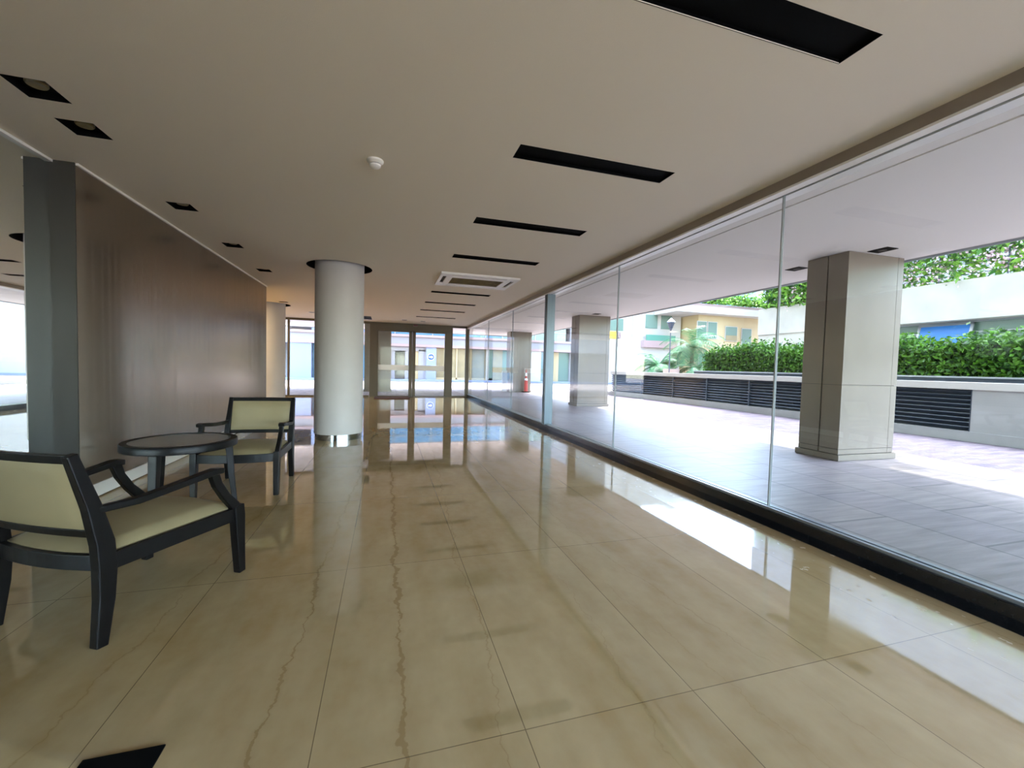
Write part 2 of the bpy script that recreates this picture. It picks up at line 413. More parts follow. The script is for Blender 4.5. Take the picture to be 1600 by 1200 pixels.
# dark satin wall, its mirror neighbour and the rest
WY0, WY1 = 4.37, 10.02
struct('wall_left', 'panel', [((-3.0, WY0, 0), (XW, WY1, H))])
struct('trim_24', 'edge', [((-3.0, WY0-.012, 0), (XW, WY0, H))])
struct('baseboard_left', 'white', [((XW, WY0+.02, .012), (XW+.012, WY1, .125))])
struct('trim_20', 'white', [((XW, WY0, H-.018), (XW+.02, WY1, H))])
MD = .012          # the mirror is set very slightly out of parallel
for nm, mm, x0, x1, z0, z1 in (('wall_mirror', 'mirror', -.01, 0, 0, H-.02), ('trim_21', 'white', 0, .025, H-.02, H)):
    bm = bmesh.new(); ya = YB
    lo = [(XM+x0-MD*(WY0-ya), ya), (XM+x1-MD*(WY0-ya), ya), (XM+x1, WY0-.002), (XM+x0, WY0-.002)]
    A = [bm.verts.new((x, y, z0)) for x, y in lo]; B_ = [bm.verts.new((x, y, z1)) for x, y in lo]
    bm.faces.new(A[::-1]); bm.faces.new(B_)
    for k in range(4): bm.faces.new((A[k], A[(k+1) % 4], B_[(k+1) % 4], B_[k]))
    o = obj(nm, bm, mm); o['kind'] = 'structure'
struct('wall_behind_mirror', 'plaster', [((-3.3, YB, 0), (-3.0, WY0, H))])
struct('window_30', 'glass', [((-.97, YB-.012, .05), (XG, YB, H-.1))])  # unseen glazing behind the camera, added to let in more daylight
struct('wall_back', 'plaster', [((-5.2, YB-.012, 0), (-1.03, YB+.1, H))])
struct('trim_22', 'bronze', [((-1.03, YB-.05, H-.1), (XG+.06, YB+.05, H+.04)), ((-1.03, YB-.05, 0), (XG+.06, YB+.05, .05))]+[((x-.03, YB-.05, .05), (x+.03, YB+.05, H-.1)) for x in (-1, 1, 3.1)])
struct('wall_far_left', 'plaster', [((-5.2, YB, 0), (-5, YE, H))])

# storeys of this building above the lobby, added unseen to cut the skylight
struct('wall_added_storeys', 'facw', [((-8, YB-.5, ZS+.5), (EX, EY, 26))])
struct('wall_added_shade_block', 'fac', [((28, 8, 0), (38, 15, 59)), ((28, 15, 0), (38, 17.6, 61)), ((28, 17.6, 0), (38, 20.1, 57)), ((28, 20.1, 0), (38, 21.2, 61)), ((28, 21.2, 0), (38, 26, 50))])  # unseen block added to shade the drive, roof stepped to leave sun patches

# ------------------------------------------------------------------ entrance
def entrance():
    y0, y1 = YE-.06, YE+.06
    struct('trim_30', 'bronze', [((-5, y0, 2.745), (XG+.06, y1, 2.82)), ((-5, y0, 0), (-.66, y1, .05))])
    struct('trim_31', 'bronze', [((-.40, y0-.02, 2.53), (2.47, y1+.02, 2.76))])
    for k, (a, b, mm) in enumerate(((-.64, -.365, 'bronze'), (3.0, 3.14, 'bronze'), (-3.42, -3.36, 'bronze'), (2.2, 2.47, 'bronze'))):
        struct('trim_%d' % (32+k), mm, [((a, y0-.005, 0), (b, y1+.005, 2.76))], .004)
    struct('trim_36', 'bronze', [((2.47, y0, 0), (3.0, y1, .05))])
    struct('window_20', 'glass', [((-5, YE-.006, .05), (-3.42, YE+.006, 2.745))])
    struct('window_21', 'arglass', [((-3.36, YE-.006, .05), (-.68, YE+.006, 2.745))])
    struct('window_22', 'arglass', [((2.47, YE-.006, .05), (3.0, YE+.006, 2.745))])
    for k, (a, b) in enumerate(((-.365, .915), (.925, 2.2))):
        d = bx('door_%d' % (k+1), 'bronze', [((a, y0, .01), (a+(.03 if k == 0 else .12), y1, 2.53)), ((b-(.12 if k == 0 else .03), y0, .01), (b, y1, 2.53)),
                                             ((a, y0, 2.49), (b, y1, 2.53)), ((a, y0, .01), (b, y1, .04))])
        d['kind'] = 'structure'
        xa, xb = (a+.03, b-.12) if k == 0 else (a+.12, b-.03)
        bx('door_glass', 'arglass', [((xa, YE-.005, .04), (xb, YE+.005, 2.49))], d)
        bx('safety_band', 'band', [((xa, YE-.009, 1.02), (xb, YE-.006, 1.225))], d)
entrance()
tag(bx('motion_sensor', 'sensor', [((.94, YE-.17, 2.72), (1.10, YE-.08, 2.80))], None, .01), 'small dark red sensor box above the middle of the entrance doors', 'sensor')
tag(bx('door_mat', 'mat_', [((-.44, 15.5, 0), (.80, 16.62, .018))], None, .004), 'brown door mat lying inside the glass entrance door', 'mat')
tag(bx('floor_box', 'black', [((-.885, 1.36, 0), (-.669, 1.565, .006))], None, .002), 'black square floor box cover set in the marble at the near left', 'floor box')

# ------------------------------------------------------------------ ceiling fittings
names = ['nearest the camera, cut by the top edge of the view', 'second nearest, beyond the one cut by the view', 'third nearest', 'just before the air conditioner',
         'just beyond the air conditioner', 'second beyond the air conditioner', 'third beyond the air conditioner', 'last one before the entrance']
proto = None
for i, (a, b) in enumerate(slots):
    if proto is None:
        t = empty('ceiling_slot', (0, 0, 0), '', 'air slot', 'long black air slots in the ceiling')
        L = SX1-SX0; W = .2
        bx('housing', 'black', [((0, 0, .022), (L, W, .14)), ((0, 0, .0), (.004, W, .03)), ((L-.004, 0, 0), (L, W, .03)), ((0, 0, 0), (L, .004, .03)), ((0, W-.004, 0), (L, W, .03))], t)
        proto = t
    else: t = copy_tree(proto)
    t.location = (SX0, a, H); t['label'] = 'long black ceiling air slot, ' + names[i]
# downlights
dn = ['over the mirror, nearest the camera', 'second nearest, beside the first above the mirror end', 'above the near part of the dark wall', 'above the middle of the dark wall', 'above the far end of the dark wall', 'beside the far left round column']
proto = None
for i, (x, y) in enumerate(lights):
    if proto is None:
        t = empty('downlight', (0, 0, 0), '', 'downlight', 'square black downlights in the ceiling')
        bx('housing', 'black', [((-.105, -.11, .05), (.105, .11, .1)), ((-.105, -.11, 0), (-.101, .11, .05)), ((.101, -.11, 0), (.105, .11, .05)), ((-.105, -.11, 0), (.105, -.106, .05)), ((-.105, .106, 0), (.105, .11, .05))], t)
        bm = bmesh.new(); lathe(bm, [(.05, .05), (.052, .03), (.046, .022), (.02, .026), (.002, .028)], (0, 0, 0), 28); obj('lamp', bm, 'lamp', t, smooth=True)
        proto = t
    else: t = copy_tree(proto)
    t.location = (x, y, H); t['label'] = 'square black recessed downlight with round lamp, ' + dn[i]
tag(bx('ceiling_hatch', 'black', [((-.82, 14.85, H+.02), (-.54, 16.1, H+.1))]), 'black recessed hatch in the ceiling beside the entrance', 'ceiling hatch')
for x, y, l_ in ((.56, 15.4, 'small flat dark downlight before the doors, nearer the round column'), (1.21, 15.5, 'small flat dark downlight before the doors, nearer the glass wall'), (-2.3, 14.6, 'small flat dark downlight half hidden by the round column')):
    t = empty('small_downlight', (x, y, H), l_, 'downlight', 'small flat downlights by the entrance')
    bx('trim_ring', 'alu', [((-.09, -.09, -.006), (.09, .09, 0))], t, .002)
    bx('lens', 'darkcore', [((-.065, -.065, -.008), (.065, .065, -.006))], t)
# unseen panels added in the side bay to warm the far ceiling and column
for x, y, l_ in ((-4.1, 11.6, 'unseen square warm fill light panel added in the side bay, nearer the dark wall'), (-4.1, 14.2, 'unseen square warm fill light panel added in the side bay, nearer the entrance')):
    t = empty('added_light_panel', (x, y, H), l_, 'ceiling light', 'added fill light panels in the side bay')
    bx('frame', 'white', [((-.46, -.46, -.03), (.46, -.42, 0)), ((-.46, .42, -.03), (.46, .46, 0)), ((-.46, -.42, -.03), (-.42, .42, 0)), ((.42, -.42, -.03), (.46, .42, 0))], t)
    bx('diffuser', 'glow', [((-.42, -.42, -.018), (.42, .42, -.01))], t)
# smoke detector
t = empty('smoke_detector', (-.11, 3.49, H), 'white round smoke detector on the ceiling', 'smoke detector')
bm = bmesh.new(); lathe(bm, [(.062, 0), (.062, -.012), (.05, -.022), (.044, -.026)], n=40); obj('base', bm, 'white', t, smooth=True)
bm = bmesh.new(); lathe(bm, [(.036, -.026), (.036, -.033)], n=40); obj('sensing_gap', bm, 'darkcore', t, smooth=True)
bm = bmesh.new(); lathe(bm, [(.042, -.033), (.041, -.046), (.03, -.056), (.012, -.059)], n=40); obj('cap', bm, 'white', t, smooth=True)
# air conditioner cassette
t = empty('air_conditioner', (.85, 7.13, H), 'white ceiling cassette air conditioner with brown filter grille', 'air conditioner')
def frame_boxes(w, d, holes, z0, z1):
    bm = bmesh.new(); sheet(bm, 0, w, 0, d, z0, z1, holes); return bm
hl = [(.22, .27, 1.15, .84), (.05, .2, .115, .83), (1.255, .2, 1.32, .83), (.2, .055, 1.15, .12), (.2, .95, 1.15, 1.0)]
obj('casing', frame_boxes(1.38, 1.06, hl, -.035, 0), 'white', t)
g = bmesh.new()
for k in range(30): box(g, (.22+k*.031, .27, -.026), (.228+k*.031, .84, -.014))
for k in range(12): box(g, (.22, .27+k*.0505, -.028), (1.15, .277+k*.0505, -.024))
box(g, (.22, .27, -.014), (1.15, .84, -.008)); obj('grille', g, 'grille', t)
for h_ in hl[1:]: bx('air_outlet', 'darkcore', [((h_[0], h_[1], -.012), (h_[2], h_[3], -.004))], t)

# ------------------------------------------------------------------ round columns
def round_column(x, y, label):
    t = empty('round_column', (x, y, 0), label, 'column')
    r = .378
    bm = bmesh.new(); lathe(bm, [(r, .095), (r, H+.2)], n=96, cap=False); obj('shaft', bm, 'column', t, smooth=True)
    bm = bmesh.new(); lathe(bm, [(r-.012, 0), (r-.012, .095)], n=96, cap=False); obj('base_band', bm, 'steel', t, smooth=True)
    bm = bmesh.new(); lathe(bm, [(RR+.004, H-.001), (RR+.004, H+.2), (r, H+.2)], n=96, cap=False); obj('shadow_recess', bm, 'black', t)
    return t
round_column(-.766, 7.53, 'round grey column standing free in the middle of the lobby')
round_column(-3.12, 13.1, 'round cream column standing beyond the end of the dark wall')

# ------------------------------------------------------------------ armchairs and table
def armchair():
    t = empty('armchair', (0, 0, 0), '', 'armchair', 'dark wood armchairs with cream upholstery')
    D = .665; wr = .305; wf = .335
    def xw(y): return wr + (wf-wr)*max(0, min(1, y/D))
    for s in (-1, 1):
        bm = bmesh.new()   # rear leg and back post
        pts = [(s*(wr+.0), -.025, 0), (s*wr, -.004, .20), (s*wr, 0, .34), (s*wr, -.008, .45), (s*(wr-.003), -.045, .62), (s*(wr-.006), -.115, .85)]
        sweep(bm, pts, [(.044, .046), (.048, .064), (.05, .074), (.05, .072), (.046, .056), (.038, .040)])
        obj('rear_leg', bm, 'wood', t, .005)
        bm = bmesh.new()
        pts = [(s*wf, D+.012, 0), (s*wf, D, .2), (s*wf, D-.005, .34), (s*wf, D-.012, .405)]
        sweep(bm, pts, [(.044, .044), (.05, .056), (.052, .066), (.052, .066)])
        obj('front_leg', bm, 'wood', t, .005)
        bm = bmesh.new()   # armrest and its curved support
        xa = xw(.3)+.008
        sweep(bm, [(s*(wr+.0), -.045, .60), (s*xa, .12, .598), (s*xa, .34, .618), (s*wf*1.02, .50, .640), (s*wf*1.02, .545, .636)], [(.036, .03), (.042, .032), (.05, .033), (.056, .034), (.054, .03)])
        obj('armrest', bm, 'wood', t, .006)
        bm = bmesh.new()
        sweep(bm, [(s*wf, .50, .632), (s*wf, .525, .56), (s*wf, .575, .48), (s*wf, .635, .41), (s*wf, .655, .36)], [(.036, .05), (.036, .046), (.036, .046), (.038, .052), (.038, .05)])
        obj('arm_support', bm, 'wood', t, .005)
        bm = bmesh.new()
        sweep(bm, [(s*(wr+.0), .02, .355), (s*wf, D-.02, .355)], [(.026, .075)]*2); obj('side_rail', bm, 'wood', t, .004)
    def bowed(y0, z0, z1, th, w, bow, n=12):
        bm = bmesh.new(); R = []
        for k in range(n+1):
            u = -1+2*k/n; y = y0+bow*(1-u*u)
            R.append([bm.verts.new((u*w, y+q, z)) for q, z in ((-th/2, z0), (th/2, z0), (th/2, z1), (-th/2, z1))])
        for a, b in zip(R, R[1:]):
            for k in range(4): bm.faces.new((a[k], a[(k+1) % 4], b[(k+1) % 4], b[k]))
        bm.faces.new(R[0][::-1]); bm.faces.new(R[-1]); return bm
    obj('front_rail', bowed(D-.005, .315, .392, .026, wf-.01, .05), 'wood', t, .003)
    obj('rear_rail', bowed(0, .325, .392, .026, wr-.01, -.035), 'wood', t, .003)
    # cushion: bowed plan outline, domed top
    bm = bmesh.new(); nx, ny = 16, 16; top = []; bot = []
    for j in range(ny+1):
        v = j/ny; rt = []; rb = []
        for i in range(nx+1):
            u = -1+2*i/nx; wv = (wr-.028)+(wf-wr)*v
            y = (.012-.03*(1-u*u))*(1-v)+(D-.0+.048*(1-u*u))*v
            ed = min(1, (1-abs(u))*7)**.5*min(1, min(v, 1-v)*9)**.5
            rt.append(bm.verts.new((u*wv, y, .392+.028*ed+.022*(1-u*u)*(1-(2*v-1)**2)))); rb.append(bm.verts.new((u*wv, y, .372)))
        top.append(rt); bot.append(rb)
    for j in range(ny):
        for i in range(nx):
            bm.faces.new((top[j][i], top[j][i+1], top[j+1][i+1], top[j+1][i])); bm.faces.new((bot[j][i], bot[j+1][i], bot[j+1][i+1], bot[j][i+1]))
    for i in range(nx):
        bm.faces.new((top[0][i], bot[0][i], bot[0][i+1], top[0][i+1])); bm.faces.new((top[ny][i], top[ny][i+1], bot[ny][i+1], bot[ny][i]))
    for j in range(ny):
        bm.faces.new((top[j][0], top[j+1][0], bot[j+1][0], bot[j][0])); bm.faces.new((top[j][nx], bot[j][nx], bot[j+1][nx], top[j+1][nx]))
    obj('seat', bm, 'vinyl', t, smooth=True)
    # back: frame rails and upholstered pad following the rake
    def yb(z): return -.02-(z-.47)/(.85-.47)*.095
    def rail(z0, z1, nm):
        bm = bmesh.new(); n = 10; Rr = []
        for k in range(n+1):
            u = -1+2*k/n; y = -.018*(1-u*u)
            Rr.append([bm.verts.new((u*(wr-.012), yb(z)+y+q, z)) for q, z in ((-.014, z0), (.014, z0), (.014, z1), (-.014, z1))])
        for a, b in zip(Rr, Rr[1:]):
            for k in range(4): bm.faces.new((a[k], a[(k+1) % 4], b[(k+1) % 4], b[k]))
        bm.faces.new(Rr[0][::-1]); bm.faces.new(Rr[-1]); obj(nm, bm, 'wood', t, .004)
    rail(.812, .850, 'top_rail'); rail(.478, .515, 'lower_back_rail')
    bm = bmesh.new(); n = 12; f = []; r_ = []
    for j in range(n+1):
        z = .513+(.814-.513)*j/n; a, b = [], []
        for i in range(n+1):
            u = -1+2*i/n; y = yb(z)-.018*(1-u*u); e = min(1, (1-abs(u))*6)**.5*min(1, min(j, n-j)/n*6)**.5
            a.append(bm.verts.new((u*(wr-.02), y+.012+.014*e, z))); b.append(bm.verts.new((u*(wr-.02), y-.010-.008*e, z)))
        f.append(a); r_.append(b)
    for j in range(n):
        for i in range(n):
            bm.faces.new((f[j][i], f[j][i+1], f[j+1][i+1], f[j+1][i])); bm.faces.new((r_[j][i], r_[j+1][i], r_[j+1][i+1], r_[j][i+1]))
    for i in range(n):
        bm.faces.new((f[0][i], r_[0][i], r_[0][i+1], f[0][i+1])); bm.faces.new((f[n][i], f[n][i+1], r_[n][i+1], r_[n][i]))
        bm.faces.new((f[i][0], f[i+1][0], r_[i+1][0], r_[i][0])); bm.faces.new((f[i][n], r_[i][n], r_[i+1][n], f[i+1][n]))
    obj('back_cushion', bm, 'vinyl', t, smooth=True)
    return t
a1 = armchair()
ax, ay = -1.163, 2.21; fd = Vector((.463, .887)); rd = Vector((.887, -.463))
a1.location = (ax-rd.x*.305, ay-rd.y*.305, 0); a1.rotation_euler = (0, 0, -math.atan2(.463, .887))
a1['label'] = 'dark wood armchair seen from behind, nearest the camera at the left edge'
a2 = copy_tree(a1)
a2.location = (-1.325+.03, 4.37+.665, 0); a2.rotation_euler = (0, 0, PI-.03)
a2['label'] = 'dark wood armchair facing the camera beyond the round table'
t = empty('side_table', (-1.56, 3.93, 0), 'round dark side table with inset glass top between the armchairs', 'table')
bm = bmesh.new(); lathe(bm, [(.29, .548), (.362, .548), (.373, .554), (.375, .600), (.369, .608), (.325, .608), (.325, .596), (.29, .596)], n=80, cap=False)
obj('rim', bm, 'wood', t, smooth=True)
bm = bmesh.new(); lathe(bm, [(.324, .59), (.324, .605)], n=80); obj('glass_top', bm, 'tglass', t)
bm = bmesh.new(); lathe(bm, [(.29, .55), (.29, .589)], n=60); obj('underframe', bm, 'wood', t)
for ang in (15, 138, 262):
    a = math.radians(ang); dx, dy = math.cos(a), math.sin(a); q = Vector((-dy, dx, 0))
    bm = bmesh.new(); sweep(bm, [(dx*.36, dy*.36, 0), (dx*.33, dy*.33, .28), (dx*.312, dy*.312, .549)], [(.042, .032), (.054, .042), (.062, .052)], up=q)
    obj('leg', bm, 'wood', t, .005)

# ------------------------------------------------------------------ outside ground
def slab(name, m, pts, z0, z1):
    bm = bmesh.new(); lo = [bm.verts.new((x, y, z0)) for x, y in pts]; hi = [bm.verts.new((x, y, z1)) for x, y in pts]; n = len(pts)
    bm.faces.new(lo[::-1]); bm.faces.new(hi)
    for k in range(n): bm.faces.new((lo[k], lo[(k+1) % n], hi[(k+1) % n], hi[k]))
    o = obj(name, bm, m); o['kind'] = 'structure'; return o
slab('ground_terrace', 'paving', [(3.24, -5), (8.2, -5), (8.2, 8.4), (7.6, 12.5), (7.6, 21.5), (3.24, 21.5)], -.1, -.004)
slab('ground_porch', 'road', [(-12, YE-.02), (3.24, YE-.02), (3.24, 21.5), (-12, 21.5)], -.1, -.004)
slab('ground_drive', 'brick', [(8.2, -7), (24, -7), (24, 21.5), (7.6, 21.5), (7.6, 12.5), (8.2, 8.4)], -.1, -.006)
slab('ground_plaza', 'road', [(-30, -30), (24, -30), (24, -7), (8.2, -7), (8.2, -5), (3.24, -5), (3.24, YB-.05), (-7.1, YB-.05), (-7.1, YE), (-12, YE), (-12, 21.5), (-30, 21.5)], -.1, -.008)
slab('ground_street', 'road', [(-30, 21.5), (60, 21.5), (60, 60), (-30, 60)], -.1, -.007)

# ------------------------------------------------------------------ square pillars
def pillar():
    t = empty('square_pillar', (0, 0, 0), '', 'pillar', 'square clad pillars carrying the porch roof')
    W, D, T = 1.14, .62, ZS
    bx('core', 'darkcore', [((.02, .02, 0), (W-.02, D-.02, T))], t)
    bm = bmesh.new(); g = .006
    xs = [0, .1, 1.02, W]; zs = [.09, .165, 1.115, T-.0]
    ysd = [0, .28, .34, D]
    for i in range(3):
        for k in range(3):
            z0, z1 = zs[k]+g*.5, zs[k+1]-g*.5
            for y0, y1 in ((0, .025), (D-.025, D)):
                if i == 0: x0, x1 = 0, .1
                else: x0, x1 = xs[i], xs[i+1]
                if i == 0: x1 = xs[1]+.0
                box(bm, (x0+(g/2 if i > 1 else 0), y0, z0), (x1-(g/2 if i == 1 else 0), y1, z1))
    for k in range(3):
        z0, z1 = zs[k]+g*.5, zs[k+1]-g*.5
        for x0, x1 in ((0, .025), (W-.025, W)):
            box(bm, (x0, .025, z0), (x1, .285, z1)); box(bm, (x0, .305, z0), (x1, D-.025, z1))
    obj('cladding', bm, 'stone', t)
    bx('plinth', 'stone', [((-.03, -.03, 0), (W+.03, D+.03, .085))], t, .004)
    return t
p1 = pillar(); p1.location = (6.349, 4.49, 0); p1['label'] = 'grey clad square pillar nearest, right beside the low louvred wall'
for x, y, l_ in ((6.1, 12.8, 'square clad pillar second along the porch, seen just past the mullion'), (5.93, 20.4, 'square clad pillar farthest along the porch with a traffic cone before it'),
                 (-.98, 19.75, 'tan square pillar outside the entrance doors')):
    q = copy_tree(p1); q.location = (x, y, 0); q['label'] = l_
# outside downlights on the soffit
for x, y, l_ in ((6.72, 4.3, 'flat dark downlight on the soffit right above the nearest pillar'), (6.66, 5.56, 'flat dark downlight on the soffit just behind the nearest pillar'),
                 (6.5, 12.4, 'flat dark downlight on the soffit above the second pillar')):
    t = empty('soffit_downlight', (x, y, ZS), l_, 'downlight', 'dark downlights on the outdoor soffit')
    bx('plate', 'black', [((-.11, -.13, -.008), (.11, .13, 0))], t, .002)
    bm = bmesh.new(); lathe(bm, [(.05, -.012), (.05, -.008)], n=24); obj('lamp', bm, 'darkcore', t)

# cone and bollard
t = empty('traffic_cone', (6.72, 20.1, 0), 'tall red and white traffic cone before the farthest pillar', 'cone')
bx('base', 'black', [((-.16, -.16, 0), (.16, .16, .05))], t, .01)
bm = bmesh.new(); lathe(bm, [(.10, .05), (.08, .60), (.055, .72), (.046, .82), (.036, 1.0), (.025, 1.14)], n=24); obj('body', bm, 'red', t, smooth=True)
for pr_ in ([(.084, .61), (.060, .71)], [(.050, .83), (.041, .98)]):
    bm = bmesh.new(); lathe(bm, pr_, n=24); obj('reflective_collar', bm, 'signwhite', t, smooth=True)
t = empty('white_cabinet', (5.72, 20.6, 0), 'slim white service post beside the farthest pillar', 'post')
bx('body', 'facw', [((-.12, -.1, 0), (.12, .1, 1.02))], t, .01); bx('lid', 'alu', [((-.13, -.11, 1.02), (.13, .11, 1.06))], t, .005)

# ------------------------------------------------------------------ low louvred wall and hedge
path = [(11.15, -7.0), (11.15, 5.38), (11.12, 7.2), (11.16, 8.95), (11.18, 10.79), (11.16, 12.65), (11.1, 14.46), (10.95, 16.44), (10.66, 18.6), (10.35, 22.0), (10.3, 24.2)]
lw = empty('low_wall', (11.15, 5.4, 0), 'long low wall with dark louvres running beyond the pillars', 'wall')
lw.location = (0, 0, 0)
def ribbon(bm, pts, off0, off1, z0, z1):
    L = []
    for i, p in enumerate(pts):
        a = Vector(pts[max(i-1, 0)]); b = Vector(pts[min(i+1, len(pts)-1)]); d = (b-a).normalized(); nrm = Vector((d.y, -d.x))
        L.append([bm.verts.new((*(Vector(p)+nrm*o_), z)) for o_, z in ((off0, z0), (off1, z0), (off1, z1), (off0, z1))])
    for a, b in zip(L, L[1:]):
        for k in range(4): bm.faces.new((a[k], a[(k+1) % 4], b[(k+1) % 4], b[k]))
    bm.faces.new(L[0][::-1]); bm.faces.new(L[-1])
bm = bmesh.new(); ribbon(bm, path[:9], -.04, .2, 0, .20); ribbon(bm, path[8:], -.04, .2, 0, .16); obj('plinth', bm, 'wallgrey', lw)
bm = bmesh.new(); ribbon(bm, path[:9], -.03, .25, 1.035, 1.185); obj('coping', bm, 'facw', lw, .006)
bm = bmesh.new(); ribbon(bm, path[:2], 0, .2, .2, 1.035); ribbon(bm, path[1:9], .16, .2, .2, 1.035); obj('backing', bm, 'wallgrey', lw)
for k in range(1, 8):
    a, b = Vector(path[k]), Vector(path[k+1]); Lg = (b-a).length; d = (b-a)/Lg
    mt = Matrix.Translation((a.x, a.y, 0)) @ Matrix.Rotation(math.atan2(d.y, d.x), 4, 'Z')
    bm = bmesh.new()
    for j in range(9):
        z = .235+j*.09
        box(bm, (0.02, -.055, -.006), (Lg-.02, .055, .006), mt @ Matrix.Translation((0, -.07, z+.02)) @ Matrix.Rotation(math.radians(38), 4, 'X'))
    lv = obj('louvre_panel', bm, 'louver', lw)
    bm = bmesh.new(); box(bm, (-.02, -.13, .2), (.025, -.01, 1.035), mt); box(bm, (0, -.15, .2), (Lg, -.145, 1.03), mt)
    obj('louvre_frame', bm, 'louver', lv)
rl = empty('planter_rail', (0, 0, 0), 'thin pale rail edge along the planter under the hedge', 'rail')
bx('top_bar', 'alu', [((11.86, -7, 1.265), (11.94, 14.2, 1.30))], rl, .004)
bx('skirt', 'louver', [((11.90, -7, 1.0), (11.93, 14.2, 1.265))], rl)
pb = struct('ground_planter', 'concrete', [((11.6, -7, 0), (15.98, 14.3, .98))])

def leaves(bm, pts, size, rnd=.5, elong=1.5):
    for p, nrm in pts:
        s = size*random.uniform(.6, 1.3)
        d = Vector((random.gauss(0, 1), random.gauss(0, 1), random.gauss(0, 1))).normalized()
        nn = (nrm*(1-rnd)+d*rnd*1.4).normalized(); u = nn.orthogonal().normalized(); u = (Matrix.Rotation(random.uniform(0, 6.28), 3, nn) @ u); v = nn.cross(u)
        c = Vector(p)
        bm.faces.new([bm.verts.new(c+u*a*s*elong+v*b*s+nn*q*s) for a, b, q in ((-1, 0, 0), (0, -.7, .15), (1, 0, 0), (0, .7, .15))])
def box_points(x0, y0, z0, x1, y1, z1, n, bump=.1):
    """points on the front (-X), top and ends of a bushy block"""
    P = []
    for k in range(n):
        r = random.random()
        y = random.uniform(y0, y1); w1 = bump*math.sin(y*1.7)+bump*.6*math.sin(y*4.3+1)
        if r < .6: P.append((Vector((x0+random.uniform(-.12, .12)+w1*.6, y, random.uniform(z0, z1+w1))), Vector((-1, 0, .25)).normalized()))
        elif r < .95: P.append((Vector((random.uniform(x0, x1), y, z1+w1+random.gauss(0, .09)+(.12 if random.random() < .15 else 0))), Vector((-.2, 0, 1)).normalized()))
        else: P.append((Vector((random.uniform(x0, x1), random.choice((y0, y1))+random.uniform(-.1, .1), random.uniform(z0, z1))), Vector((0, 1, 0))))
    return P
hg = empty('hedge', (12.6, 5, .98), 'dense green hedge growing behind the low louvred wall', 'hedge'); hg.location = (0, 0, 0)
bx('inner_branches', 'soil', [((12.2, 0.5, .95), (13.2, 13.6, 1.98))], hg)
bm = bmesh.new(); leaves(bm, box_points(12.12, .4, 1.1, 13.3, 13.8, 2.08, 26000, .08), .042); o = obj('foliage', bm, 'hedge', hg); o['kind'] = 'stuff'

# ------------------------------------------------------------------ concrete terrace building behind the hedge
cb = empty('concrete_building', (16, 5, 0), 'grey concrete building with planted terrace behind the hedge', 'building'); cb.location = (0, 0, 0)
bx('parapet', 'concrete', [((16, -8, 2.975), (16.25, 15.1, 4.12))], cb)
bx('slab', 'concrete', [((16.25, -8, 2.975), (24, 15.1, 3.3))], cb)
bx('wall', 'concrete', [((16.5, -8, 0), (24, 15.1, 1.9)), ((16.5, 12, 1.9), (24, 15.1, 2.975)), ((16.05, 11.6, .9), (16.5, 15.1, 2.975))], cb)
for k in range(12):
    y0 = -7.6+k*1.6
    wn_ = bx('window', 'alu', [((16.48, y0, 1.9), (16.54, y0+.05, 2.97)), ((16.48, y0, 2.62), (16.54, y0+1.6, 2.66)), ((16.48, y0, 2.93), (16.54, y0+1.6, 2.97))], cb)
    bx('pane', 'gwin', [((16.52, y0+.05, 1.9), (16.55, y0+1.6, 2.95))], wn_)
mt = Matrix.Translation((16.42, 0, 2.92)) @ Matrix.Rotation(math.radians(14), 4, 'Y')
bm = bmesh.new()
for a, b in (((-.02, 7.98, -.8), (.02, 8.05, 0)), ((-.02, 9.25, -.8), (.02, 9.32, 0)), ((-.02, 7.98, -.07), (.02, 9.32, 0)), ((-.02, 7.98, -.8), (.02, 9.32, -.74))): box(bm, a, b, mt)
ow_ = obj('open_window', bm, 'alu', cb)
bm = bmesh.new(); box(bm, (-.008, 8.05, -.74), (.008, 9.25, -.07), mt); obj('pane', bm, M['bpane'], ow_)
bm = bmesh.new()
rail_ = bx('terrace_railing', 'pole', [((16.1, -7.8, 4.12+k*.16), (16.115, 15.0, 4.135+k*.16)) for k in range(1, 6)] + [((16.09, -7.8+k*1.5, 4.1), (16.12, -7.77+k*1.5, 5.0)) for k in range(16)], cb)
tp = empty('terrace_shrub', (0, 0, 0), 'green climbing shrub with pink blossom along the terrace parapet', 'shrub')
pts = []
for k in range(30000):
    y = random.uniform(-7, 15); dens = .62+.38*math.sin(y*1.3)*math.sin(y*.57+1)
    z = 4.05+random.random()*1.9
    low = (z-4.1)/1.9
    if random.random() > (.30+.7*low)*(.6+.5*dens) and y < 10.5: continue
    pts.append((Vector((16.3+random.gauss(0, .22), y, z)), Vector((-1, 0, .4)).normalized()))
bm = bmesh.new(); leaves(bm, pts, .075, .7); o = obj('foliage', bm, 'vine', tp); o['kind'] = 'stuff'
pts = [(Vector((16.1+random.gauss(0, .12), c+random.gauss(0, .3), 4.5+random.gauss(0, .22))), Vector((-1, 0, .4))) for c in (5.2, 6.3, 6.9, 7.6, 8.7, 9.6, 13.4) for _ in range(150)]
bm = bmesh.new(); leaves(bm, pts, .045, .7, 1.1); o = obj('blossom', bm, 'flower', tp); o['kind'] = 'stuff'
for yy in (5.0, 7.0, 8.8, 10.6, 13.0):
    bm = bmesh.new(); tube(bm, (16.5, yy, 3.3), (16.35, yy+.3, 5.3), .03, .012, 6); obj('stem', bm, 'trunk', tp)

